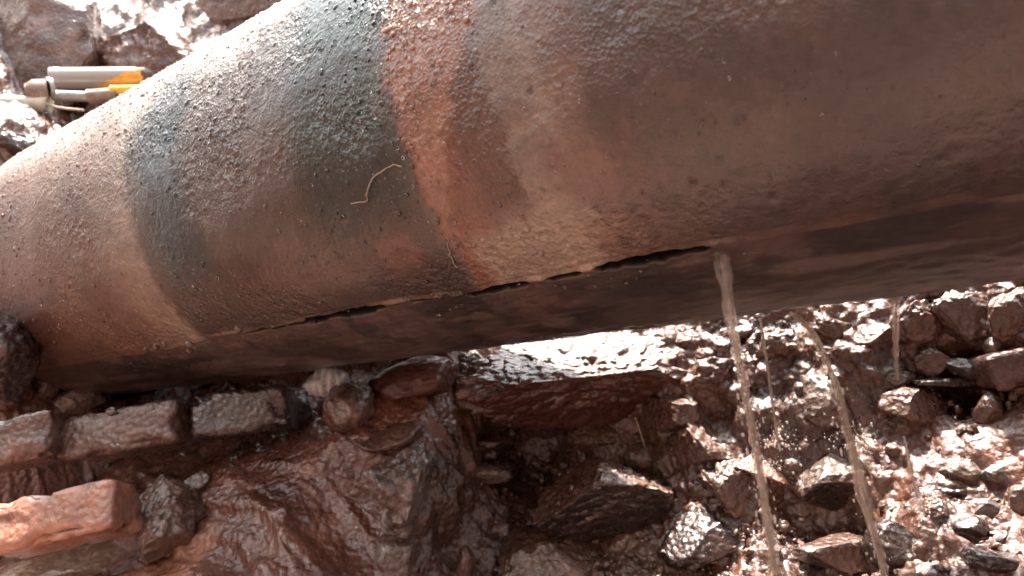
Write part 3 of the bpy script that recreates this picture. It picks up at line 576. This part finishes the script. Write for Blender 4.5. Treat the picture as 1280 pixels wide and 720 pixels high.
ROCKS = [
 ('mud_clod', 'orange silt lump washed by the main water jet', 'clod', 968, 588, 90, 50, SILT, dict(rough=.3, lumpy=.25, seed=70, sub=5, push=.8)),
 ('mud_clod', 'small smooth peach coloured silt patch right of the curved jet', 'clod', 1094, 524, 50, 30, SILT, dict(rough=.3, lumpy=.25, seed=71, sub=5, push=.9)),
 # name, label, category, cx, cy, w, h, mat, kwargs
 ('stone', 'knobbly orange brown stone at the left edge under the pipe bend', 'stone', 12, 490, 52, 62, RUST_STONE, dict(rough=.2, seed=1)),
 ('stone', 'small grey pink stone wedged between the orange stone and the slanted slab', 'stone', 54, 483, 44, 40, TANSTONE, dict(rough=.25, seed=2)),
 ('stone', 'slanted brown slab leaning up to the right under the dark gap', 'stone', 92, 500, 94, 44, CLOD_PALE, dict(tilt=22, box=.7, rough=.1, seed=3)),
 ('pebble', 'tiny blue grey pebble on the shiny brown brick', 'pebble', 141, 514, 18, 11, GREYSTONE, dict(sub=3, t=1.345, seed=4)),
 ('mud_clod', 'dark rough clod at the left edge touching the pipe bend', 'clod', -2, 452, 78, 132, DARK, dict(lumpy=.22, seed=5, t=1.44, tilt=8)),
 # --- left of centre, right under the pipe
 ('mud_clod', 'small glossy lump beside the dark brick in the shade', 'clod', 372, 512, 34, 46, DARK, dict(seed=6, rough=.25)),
 ('mud_clod', 'red brown slumped clod with a round dark hole behind it', 'clod', 440, 510, 80, 64, CLOD, dict(seed=7, rough=.25, freq=1.2, depth=1.3)),
 ('mud_clod', 'long red clay ledge touching the underside of the pipe', 'clod', 520, 478, 130, 56, SLICK, dict(seed=8, tilt=14, rough=.2)),
 ('stone', 'upright grey rough stone left of the bright broken clod', 'stone', 594, 484, 44, 92, CLOD_PALE, dict(seed=9, rough=.22, lumpy=.25, box=.4)),
 ('mud_clod', 'pale domed clod in the wet mud left of the twisted clod', 'clod', 488, 542, 100, 46, CLOD, dict(seed=10, tilt=8, rough=.18, depth=1.4)),
 ('mud_clod', 'pale wrinkled twisted clod in the middle of the mud', 'clod', 498, 620, 112, 84, CLOD_PALE, dict(seed=11, lumpy=.38, rough=.35, freq=2.2, depth=.9, tilt=10)),
 ('stone', 'small round pale stone right of the twisted clod', 'stone', 567, 593, 27, 24, CLOD_PALE, dict(seed=12, sub=3, rough=.08)),
 ('stone', 'flat reddish shard beside the dark hollow', 'stone', 615, 554, 58, 17, RUST_STONE, dict(seed=13, tilt=6, box=.6, sub=3)),
 ('pebble', 'dark pebble under the flat reddish shard', 'pebble', 612, 569, 22, 14, GREYSTONE, dict(seed=14, sub=3)),
 ('stone', 'dark flat stone upper left of the small round pale stone', 'stone', 552, 578, 30, 16, DARK, dict(seed=15, sub=3)),
 ('mud_clod', 'narrow pale clod pointing into the dark hollow', 'clod', 604, 592, 72, 24, CLOD_PALE, dict(seed=16, tilt=-4, rough=.25)),
 ('stone', 'tapering brown stone with a white water trickle at the bottom edge', 'stone', 500, 702, 66, 82, TANSTONE, dict(seed=17, rough=.15, depth=.8)),
 ('stone', 'small reddish upright stone at the bottom edge in the shade', 'stone', 582, 706, 26, 50, RUST_STONE, dict(seed=18, sub=3, rough=.12)),
 # --- the big broken clods
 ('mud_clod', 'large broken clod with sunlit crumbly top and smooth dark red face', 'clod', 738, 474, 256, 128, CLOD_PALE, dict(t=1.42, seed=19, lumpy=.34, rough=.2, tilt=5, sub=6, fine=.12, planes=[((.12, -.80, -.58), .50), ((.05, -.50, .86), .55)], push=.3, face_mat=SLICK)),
 ('mud_clod', 'pointed clod with pale wet top and dark front, below the big broken clod', 'clod', 745, 625, 200, 92, CLOD, dict(t=1.30, seed=20, tilt=10, rough=.16, sub=5, box=.3, fine=.09, face_mat=DARK, planes=[((0, -.9, -.35), .5), ((-.8, -.1, .6), .5)])),  # dark material on the front faces puts their shade into the colour
 ('mud_clod', 'rounded clod right of the thin pale twig', 'clod', 852, 516, 88, 62, CLOD, dict(seed=21, rough=.22, lumpy=.2, depth=1.1)),
 ('mud_clod', 'small clod on the slope left of the thin pale twig', 'clod', 752, 545, 74, 42, CLOD, dict(seed=22, rough=.25, lumpy=.2)),
 ('stone', 'angular flat stone below the thin pale twig', 'stone', 808, 572, 60, 38, TANSTONE, dict(seed=23, rough=.1, sub=3)),
 ('mud_clod', 'small lump on the dark hollow rim above the pointed clod', 'clod', 722, 588, 34, 22, CLOD, dict(seed=24, sub=3, rough=.3)),
 ('mud_clod', 'clod in shade at the bottom edge below the pointed clod', 'clod', 700, 700, 150, 64, CLOD, dict(seed=25, rough=.25, lumpy=.2, depth=1.2)),
 ('mud_clod', 'crumbly clod at the bottom edge left of the main water jet', 'clod', 880, 676, 110, 58, DARK, dict(seed=26, rough=.25, lumpy=.25)),
 ('stone', 'light angular stone right under the pipe between clod and main jet', 'stone', 862, 428, 40, 26, TANSTONE, dict(seed=27, sub=3, tilt=-15)),
 ('stone', 'rosy flat stone close to the main jet just under the pipe', 'stone', 884, 444, 36, 20, RUST_STONE, dict(seed=28, sub=3)),
 ('mud_clod', 'lumpy clod behind the main jet above the puddle', 'clod', 896, 474, 70, 56, CLOD, dict(seed=29, lumpy=.3, rough=.3)),
 ('stone', 'long pale stone behind the second jet under the pipe', 'stone', 934, 414, 52, 18, TANSTONE, dict(seed=30, sub=3, tilt=10)),
 ('mud_clod', 'shiny clod between main jet and thin jet', 'clod', 930, 468, 46, 48, CLOD, dict(seed=31, lumpy=.3)),
 ('mud_clod', 'rough clod between thin jet and curved jet under the pipe', 'clod', 984, 436, 52, 52, CLOD, dict(seed=32, lumpy=.3, rough=.25)),
 ('stone', 'white wet stone chip in front of the thin jet', 'stone', 959, 516, 14, 12, GREYSTONE, dict(seed=33, sub=3)),
 ('mud_clod', 'crumbly clod left of the orange puddle', 'clod', 886, 560, 86, 56, CLOD, dict(seed=34, lumpy=.32, rough=.25)),
 ('mud_clod', 'glossy lumpy clod below the orange puddle beside the main jet', 'clod', 920, 612, 74, 54, CLOD, dict(seed=35, lumpy=.35, rough=.25)),
 ('stone', 'pale chip beside the main jet near the bottom', 'stone', 980, 660, 16, 20, TANSTONE, dict(seed=36, sub=3)),
 ('mud_clod', 'pale lump pile behind the curved jet', 'clod', 1030, 500, 84, 62, CLOD_PALE, dict(seed=37, lumpy=.35, rough=.3)),
 ('stone', 'boulder with pale top and dark belly under the curved jet', 'stone', 1062, 606, 146, 88, CLOD_PALE, dict(seed=38, rough=.12, sub=5, box=.2, face_mat=DARK, planes=[((0, -.8, -.6), .42)], fine=.05)),  # belly faces coloured dark, shade of the underside painted on
 ('stone', 'dark round stone right of the curved jet at the bottom', 'stone', 1118, 684, 76, 70, DARK, dict(seed=39, rough=.08)),
 ('stone', 'brown rounded stone by the curved jet just under the pipe', 'stone', 1040, 412, 46, 42, CLOD, dict(seed=40, rough=.2, lumpy=.15)),
 ('stone', 'rusty stone behind the faint jet below the pipe', 'stone', 1046, 448, 48, 42, RUST_STONE, dict(seed=41, rough=.2)),
 ('stone', 'pale rounded stone below the rusty stone', 'stone', 1054, 478, 30, 16, TANSTONE, dict(seed=42, sub=3)),
 ('mud_clod', 'rough clod left of the faint jet', 'clod', 1098, 422, 52, 46, CLOD, dict(seed=43, lumpy=.3)),
 ('mud_clod', 'folded clod touching the pipe right of the faint jet', 'clod', 1142, 402, 56, 58, CLOD, dict(seed=44, lumpy=.2, rough=.25)),
 ('stone', 'large pinkish boulder under the pipe with a dark cavity below it', 'stone', 1204, 396, 82, 58, TANSTONE, dict(seed=45, rough=.14, lumpy=.16, sub=5)),
 ('stone', 'rough brown boulder at the right edge under the pipe', 'stone', 1268, 396, 60, 74, CLOD, dict(seed=46, rough=.2, lumpy=.18, sub=4)),
 ('stone', 'small pale stone between the pinkish boulder and the muddy brick at the right', 'stone', 1242, 434, 26, 30, TANSTONE, dict(seed=47, sub=3)),
 ('mud_clod', 'small lump in front of the dark cavity', 'clod', 1168, 452, 42, 34, CLOD, dict(seed=48, lumpy=.25, sub=4)),
 ('stone', 'blue grey smooth flat stone on the thin ledge', 'stone', 1208, 461, 52, 26, GREYSTONE, dict(seed=49, sub=4, rough=.06, tilt=-14)),
 ('stone', 'olive grey oval stone left of the thin ledge', 'stone', 1124, 473, 46, 20, GREYSTONE, dict(seed=50, sub=4, rough=.05, tilt=6)),
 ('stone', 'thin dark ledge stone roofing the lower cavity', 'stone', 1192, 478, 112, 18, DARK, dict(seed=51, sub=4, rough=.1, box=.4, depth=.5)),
 ('stone', 'hunched brown stone in front of the lower cavity', 'stone', 1142, 508, 82, 50, CLOD, dict(seed=52, rough=.2)),
 ('stone', 'pale knob below the hunched brown stone', 'stone', 1126, 532, 28, 26, CLOD_PALE, dict(seed=53, sub=3, rough=.2)),
 ('stone', 'wedge stone at the right rim of the lower cavity', 'stone', 1234, 512, 34, 46, CLOD, dict(seed=54, sub=3)),
 ('stone', 'small brown stone right of the pale topped boulder', 'stone', 1120, 562, 28, 24, CLOD, dict(seed=55, sub=3)),
 ('stone', 'bluish wet stone at the right above the pool', 'stone', 1250, 592, 54, 34, GREYSTONE, dict(seed=56, sub=4, rough=.1)),
 ('mud_clod', 'smooth pink mud lump at the right below the shallow pool', 'clod', 1200, 590, 66, 36, CLOD_PALE, dict(seed=57, rough=.12)),
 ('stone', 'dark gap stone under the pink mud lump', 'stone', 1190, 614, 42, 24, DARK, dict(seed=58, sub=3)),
 ('stone', 'oval lilac grey stone in the lower right', 'stone', 1236, 640, 34, 30, GREYSTONE, dict(seed=59, sub=4, rough=.05, tilt=-30)),
 ('stone', 'dark purple stone left of the oval lilac stone', 'stone', 1212, 660, 46, 34, DARK, dict(seed=60, sub=4)),
 ('stone', 'small teal grey pebble at the lower right corner', 'stone', 1256, 672, 28, 18, GREYSTONE, dict(seed=61, sub=3)),
 ('stone', 'dark slab along the bottom right corner', 'stone', 1250, 704, 96, 34, DARK, dict(seed=62, box=.5, tilt=-8)),
 ('stone', 'brown stone at the right edge above the dark slab', 'stone', 1274, 625, 34, 40, CLOD, dict(seed=63)),
 ('mud_clod', 'shiny lump pile right of the faint lower jet', 'clod', 1170, 640, 40, 30, CLOD, dict(seed=64, lumpy=.3)),
 ('mud_clod', 'low lump at the bottom edge between main and curved jets', 'clod', 1040, 690, 90, 44, CLOD, dict(seed=65, lumpy=.3, rough=.25)),
 ('mud_clod', 'wet yellowish silt lump below the orange brick', 'clod', 100, 700, 190, 52, SILT_Y, dict(seed=66, rough=.2, depth=1.4, tilt=8)),
 ('mud_clod', 'dark jagged mud clod touching the right end of the orange brick', 'clod', 208, 655, 96, 84, CLOD, dict(seed=67, rough=.35, tilt=-25, depth=1.3, lumpy=.22, fine=.1)),
 ('mud_clod', 'brown mud fold below the dark joint between bricks', 'clod', 236, 612, 72, 30, CLOD, dict(seed=68, rough=.2, tilt=35)),
]
for r_ in ROCKS:
    name, label, cat, cx, cy, wp, hp, mat, kw = r_
    place_rock(name, label, cat, cx, cy, wp, hp, mat, **kw)

# crumbs and small stones nobody could count
def scatter(name, count, region, mat, rng, size, seed, weight=None):
    V0, F0 = ico(2); rs = np.random.RandomState(seed); VV = []; FF = []; n_ = 0; tries = 0
    while n_ < count and tries < count * 6:
        tries += 1
        a = rs.uniform(*region[0]); w_ = rs.uniform(*region[1])
        if weight is not None and rs.rand() > weight(a, w_): continue
        z = bed_z(a, w_); r = size[0] + (size[1] - size[0]) * rs.rand() ** 3
        c = PH + AX * a + NH * w_; c[2] = z + r * .25
        if np.linalg.norm((c - C0) - AX * ((c - C0) @ AX)) < R + r: continue
        v = V0 * (1 + .28 * rs.randn(len(V0), 1) * .35)
        for k in range(3):
            nn = nrm(rs.randn(3)); e = v @ nn - .6; v = v - nn * np.where(e > 0, e, 0)[:, None]
        q = np.array(Matrix.Rotation(rs.uniform(0, 6.28), 3, Vector(rs.randn(3))))
        VV.append((v * np.array([1, rs.uniform(.55, 1), rs.uniform(.4, .9)]) * r) @ q.T + c); FF.append(F0 + n_ * len(V0)); n_ += 1
    me = mesh_np(name, np.concatenate(VV), np.concatenate(FF), mat, smooth=False)
    return tag(link(name, me), kind='stuff')
right = lambda a, w_: 1.0 if a < .85 else (.45 if a < .95 else .16)
scatter('mud_crumbs', 2600, ((-.2, 1.2), (-.55, .0)), CLOD, RNG, (.0022, .010), 1, right)
scatter('pale_mud_crumbs', 1100, ((-.2, 1.0), (-.55, .0)), CLOD_PALE, RNG, (.002, .008), 2, right)
scatter('grit', 500, ((-.2, 1.9), (-.5, .36)), GREYSTONE, RNG, (.0015, .006), 3, right)

# ------------------------------------------------------------------ the water
def stream(name, label, pts, widths, mat, seed, group='jets of water falling from the pipe', strands=5):
    """a falling jet: twisted strands of water, joined in one body"""
    rs = np.random.RandomState(seed); P_ = np.array([at(*p) for p in pts]); n = 70
    k = np.linspace(0, len(P_) - 1, n); c = np.stack([np.interp(k, range(len(P_)), P_[:, i]) for i in range(3)], 1)
    for _ in range(6): c[1:-1] = (c[:-2] + c[1:-1] * 2 + c[2:]) / 4
    tt = np.interp(k, range(len(pts)), [p[2] for p in pts]); wd = .86 * np.interp(k, range(len(widths)), widths) * tt / F
    VV, FF, off = [], [], 0
    for s_ in range(strands):
        ph = rs.uniform(0, 6.28); tw_ = rs.uniform(.6, 1.8)
        ang = ph + np.linspace(0, tw_, n); o_ = (.27 if s_ else 0) * wd * (1 + .5 * vnoise(np.stack([k * 2.2 + s_ * 5, k * 0, k * 0], 1), seed + 9))
        cc = c + VR * (np.cos(ang) * o_)[:, None] + np.array([0, 1, 0]) * (np.sin(ang) * o_)[:, None]
        rad = wd * (.20 + .07 * vnoise(np.stack([k * 3, k * 0 + s_, k * 0], 1), seed)) * (1 + .22 * vnoise(np.stack([k * 9, k * 0 + s_, k * 0], 1), seed + 4))
        Vv, Fq, Ft = tube(cc, rad, 10, False); VV.append(Vv); FF.append(Fq + off); off += len(Vv)
    V = np.concatenate(VV); me = mesh_np(name, V - P_[0], np.concatenate(FF), mat)
    o = link(name, me, None, P_[0]); tag(o, label, 'water jet', group); return o
t1 = pipe_hit(900, 316)[2]
stream('water_jet', 'main brown water jet pouring from the end of the crack', [(903, 312, t1 + .004), (906, 345, t1 - .012), (914, 400, t1 - .02), (934, 500, t1 - .03), (951, 590, t1 - .04), (962, 660, t1 - .045), (974, 735, t1 - .05)], [30, 24, 14, 16, 18, 18, 20], STREAM, 1)
stream('water_jet', 'thin faint water jet just right of the main jet', [(951, 398, .86), (957, 440, .85), (964, 490, .84), (973, 560, .83)], [7, 8, 9, 12], FAINT, 2, strands=2)
stream('water_jet', 'curved water jet falling across the pale topped boulder', [(990, 392, .85), (1012, 412, .83), (1030, 445, .81), (1048, 490, .80), (1062, 545, .79), (1080, 620, .78), (1098, 680, .77), (1110, 735, .76)], [18, 14, 12, 13, 16, 22, 19, 19], STREAM, 3)
stream('water_jet', 'wide faint water sheet below the pipe near the pinkish boulder', [(1117, 372, .78), (1117, 400, .78), (1119, 440, .775), (1122, 475, .77)], [20, 18, 15, 10], FAINT, 4, strands=2)
stream('water_jet', 'short faint water jet at the right of the pale topped boulder', [(1130, 545, .70), (1138, 580, .695), (1148, 615, .69), (1155, 640, .685)], [7, 8, 10, 10], FAINT, 5, strands=2)
# splash drops
def drops_mesh(name, spots, mat, sub=2):
    V0, F0 = ico(sub); VV = []; FF = []
    for i, (c, r, ax_) in enumerate(spots): VV.append(V0 * np.asarray(r) @ np.array(ax_) + c); FF.append(F0 + i * len(V0))
    return mesh_np(name, np.concatenate(VV), np.concatenate(FF), mat)
sp = []; SPL = [(966, 592), (975, 562), (1062, 562), (1155, 642)]; SPL = [(x, y, bed_hit(x, y)) for x, y in SPL]
for _ in range(420):
    b = SPL[RNG.randint(4)]
    p = at(b[0] + RNG.randn() * 16, b[1] - abs(RNG.randn()) * 14, b[2] - .03 + RNG.randn() * .015); r = .0005 + .0018 * RNG.rand() ** 3
    sp.append((p, [r, r, r * 1.3], np.eye(3)))
for _ in range(260):                                                   # drops torn off the two long jets
    j = RNG.randint(2); y = RNG.uniform(430, 720)
    x = (np.interp(y, [315, 500, 720], [903, 934, 972]) if j == 0 else np.interp(y, [395, 490, 620, 720], [995, 1048, 1080, 1108]))
    r = .0005 + .0012 * RNG.rand() ** 2; p = at(x + RNG.randn() * 9, y, (.69 if j == 0 else .79) + RNG.randn() * .006); sp.append((p, [r, r, r * RNG.uniform(1.2, 3.5)], np.eye(3)))
tag(link('splash_drops', drops_mesh('splash_drops', sp, SPRAY, 2)), kind='stuff')
# droplets clinging to the pipe: part of the pipe
dl = []
while len(dl) < 5200:
    u = RNG.uniform(-.1, 1.6); ph = RNG.uniform(-52, 62)
    k = .25 + .75 * (1 / (1 + math.exp(-(ph + 8) / 7)))
    if .41 < u < .55: k *= 1.6
    elif u < .3: k *= .35
    if RNG.rand() > k / 1.6: continue
    r = .0006 + .0019 * RNG.rand() ** 4
    c, n_, T = on_pipe(u, ph, r * .25); b = np.cross(n_, T)
    dl.append((c - C0, [r * RNG.uniform(.8, 1.2), r * RNG.uniform(.8, 1.8), r * .75], [T, b, n_]))
tag(link('water_droplets', drops_mesh('water_droplets', dl, WATER_DROP, 1), pipe), kind='stuff')
gl = []; gc = []; tree_c = col.reshape(nu, nv, 3)
while len(gl) < 6500:
    u = RNG.uniform(-.1, 1.6); ph = RNG.uniform(-40, 62)
    k = .2 + .8 * (1 / (1 + math.exp(-(ph + 2) / 8)))
    k *= 2.6 if .42 < u < .545 else (1.1 if .27 < u < .42 else (.35 if u < .27 else .6))
    if RNG.rand() > k / 2.6: continue
    r = (.0007 + .0026 * RNG.rand() ** 4) * (1 if u > .42 else .6)
    c, n_, T = on_pipe(u, ph, r * .1); b = np.cross(n_, T)
    gl.append((c - C0, [r * RNG.uniform(.8, 1.5), r * RNG.uniform(.8, 1.5), r * .5], [T, b, n_]))
    i = min(np.searchsorted(U, u), nu - 1); j = min(np.searchsorted(S, math.radians(ph - SEAM) * R), nv - 1); gc.append(np.repeat(tree_c[i, j][None] * RNG.uniform(.85, 1.35), len(ico(2)[0]), 0))
me = drops_mesh('rust_grains', gl, GRAIN, 2); vcol(me, 'Col', np.clip(np.concatenate(gc), 0, 1)); tag(link('rust_grains', me, pipe), kind='stuff')
# knobs of rust by the seam
for px, py, r in ((196, 432, 5), (206, 429, 4), (238, 428, 6), (237, 437, 4), (298, 411, 5), (183, 435, 3)):
    u, ph, t = pipe_hit(px, py); c, n_, T = on_pipe(u, ph, .001); rr = r * t / F
    V, Fc = rock_mesh((rr, rr * .9, rr * 1.2), 3, px, .3); o = link('rust_knob', mesh_np('rust_knob', V, Fc, TANSTONE), pipe); o.location = c - C0
# a pale root stuck on the pipe, and a short one
def root_on_pipe(label, px, rad):
    pts = []
    for i, (x, y) in enumerate(px):
        u, ph, t = pipe_hit(x, y); pts.append(on_pipe(u, ph, rad * .9 + .0012)[0])
    pts = np.array(pts); k = np.linspace(0, len(pts) - 1, 40); c = np.stack([np.interp(k, range(len(pts)), pts[:, i]) for i in range(3)], 1)
    c[1:-1] = (c[:-2] + c[1:-1] * 2 + c[2:]) / 4
    c = c + .0022 * np.stack([vnoise(np.stack([k * 2.2, k * 0 + j, k * 0], 1), 20) for j in range(3)], 1) * [1, .3, 1]
    o = tube_obj('root', c, rad * (1 + .35 * vnoise(np.stack([k * 2, k * 0, k * 0], 1), 3)), ROOT, None, 6); tag(o, label, 'root')
root_on_pipe('thin pale zigzag root stuck to the teal band of the pipe', [(442, 254), (456, 253), (462, 238), (470, 220), (484, 210), (502, 206)], .0009)
root_on_pipe('short pale root below the orange band of the pipe', [(561, 296), (559, 308), (565, 318), (572, 334)], .0007)
tp = bed_hit(806, 560) - .03
tube_obj('twig', [at(794, 522, tp), at(799, 536, tp - .01), at(804, 552, tp - .02), at(810, 572, tp + .02)], [.0016, .0014, .0012, .0008], ROOT)
tag(bpy.data.objects['twig'], 'thin pale twig standing in the mud below the big broken clod', 'twig')
# grey fluted lump hanging in the gap
V, Fc = rock_mesh((.036, .03, .03), 4, 5, .25, cuts=0); xx = V[:, 0]
V[:, 0] *= (1.15 - 18 * V[:, 2]).clip(.5, 2); V[:, 1] += .006 * np.sin(V[:, 0] * 420)
o = link('torn_plastic_sheet', mesh_np('torn_plastic_sheet', V[:, :1] * VR + V[:, 1:2] * np.array([0, 1, 0]) + V[:, 2:] * VU, Fc, GLASSY), None, at(410, 474, 1.36))
tag(o, 'crumpled grey wet plastic sheet in the gap under the pipe', 'plastic sheet')

# ------------------------------------------------------------------ tools on the ledge at the upper left
tl = 2.3
def rod(name, x0, y0, x1, y1, t0, t1_, rpx, mat, parent=None, seg=24, origin=None, prof_=None):
    n = 14; a, b = at(x0, y0, t0), at(x1, y1, t1_); pts = [a + (b - a) * k / (n - 1) for k in range(n)]
    r = rpx * t0 / F; rr = [r * (prof_(k / (n - 1)) if prof_ else 1) for k in range(n)]
    return tube_obj(name, pts, rr, mat, parent, seg, origin)
def holder(name, label, cat, c):
    e = bpy.data.objects.new(name, None); COL.objects.link(e); e.location = c; return tag(e, label, cat)
c = at(130, 100, tl); e = holder('tool_tube', 'thick grey tube with worn yellow end on the ledge behind the pipe', 'tube', c)
rod('barrel', 64, 98, 262, 96, tl, tl + .12, 13.5, TUBE_WORN, e, origin=c)
rod('end_cap', 62.5, 98, 66, 98, tl - .002, tl + .002, 12.4, TUBE_BROWN, e, origin=c)
c = at(80, 118, tl - .08); e = holder('threaded_rod', 'muddy steel rod with a thick coupling below the yellow tube', 'rod', c)
rod('coupling', 34, 116, 63, 115, tl - .1, tl - .08, 14, TUBE_BROWN, e, origin=c, prof_=lambda k: .8 + .35 * min(1, k * 3))
rod('collar', 58, 110, 64, 110, tl - .09, tl - .08, 13, TUBE_GREY, e, origin=c)
rod('shaft', 62, 119, 112, 121, tl - .08, tl - .05, 6.5, TUBE_GREY, e, origin=c); rod('nut', 110, 121, 148, 118, tl - .05, tl - .04, 9, TUBE_BROWN, e, seg=6, origin=c)
rod('yellow_sleeve', 138, 113, 176, 112, tl - .05, tl - .03, 6, TUBE_YEL, e, origin=c)
o = rod('hose', -30, 128, 62, 131, tl - .12, tl - .1, 10, TUBE_PALE); tag(o, 'pale muddy hose end at the left edge under the coupling', 'hose')
o = tube_obj('wire', [at(56, 129, tl - .12), at(70, 134, tl - .12), at(84, 136, tl - .1), at(105, 138, tl - .1)], .004, ROOT, None, 6); tag(o, 'thin pale wire below the steel rod on the ledge', 'wire')
# clods of the bank behind
FACE = [((-.57, -.80, -.12), .34), ((-.2, -.3, .95), .62)]
BANK = [
 ('mud_clod', 'steep dark brown bank block in the top left corner behind the tubes', 16, 66, 340, 270, 2.66, CLOD, dict(rough=.16, cuts=2, sub=5, seed=101, box=.5, planes=FACE, tilt=-22, depth=.7, fine=.06)),
 ('mud_clod', 'white lit flat clod on the ledge above the yellow tube', 190, 52, 110, 34, 2.6, CLOD_PALE, dict(rough=.15, sub=5, seed=102, tilt=-8)),
 ('mud_clod', 'folded pale clod right above the shoulder of the pipe', 214, 66, 60, 26, 2.5, CLOD_PALE, dict(rough=.3, sub=5, seed=103, tilt=-14)),
 ('mud_clod', 'brown bank block under the hose at the left edge', 6, 164, 200, 74, 2.22, CLOD, dict(rough=.2, lumpy=.15, sub=5, seed=104, planes=FACE, tilt=-14, box=.3)),
 ('mud_clod', 'dark crumbly lump against the pipe shoulder at the left edge', 14, 186, 90, 36, 2.0, DARK, dict(rough=.3, lumpy=.3, sub=4, seed=105)),
 ('mud_clod', 'dark brown bank block at the top above the shoulder of the pipe', 330, 2, 190, 70, 2.7, CLOD, dict(rough=.2, lumpy=.12, sub=5, seed=106, planes=FACE, box=.3, tilt=-10)),
]
for name, label, cx, cy, wp, hp, t, mat, kw in BANK: place_rock(name, label, 'clod', cx, cy, wp, hp, mat, t=t, **kw)
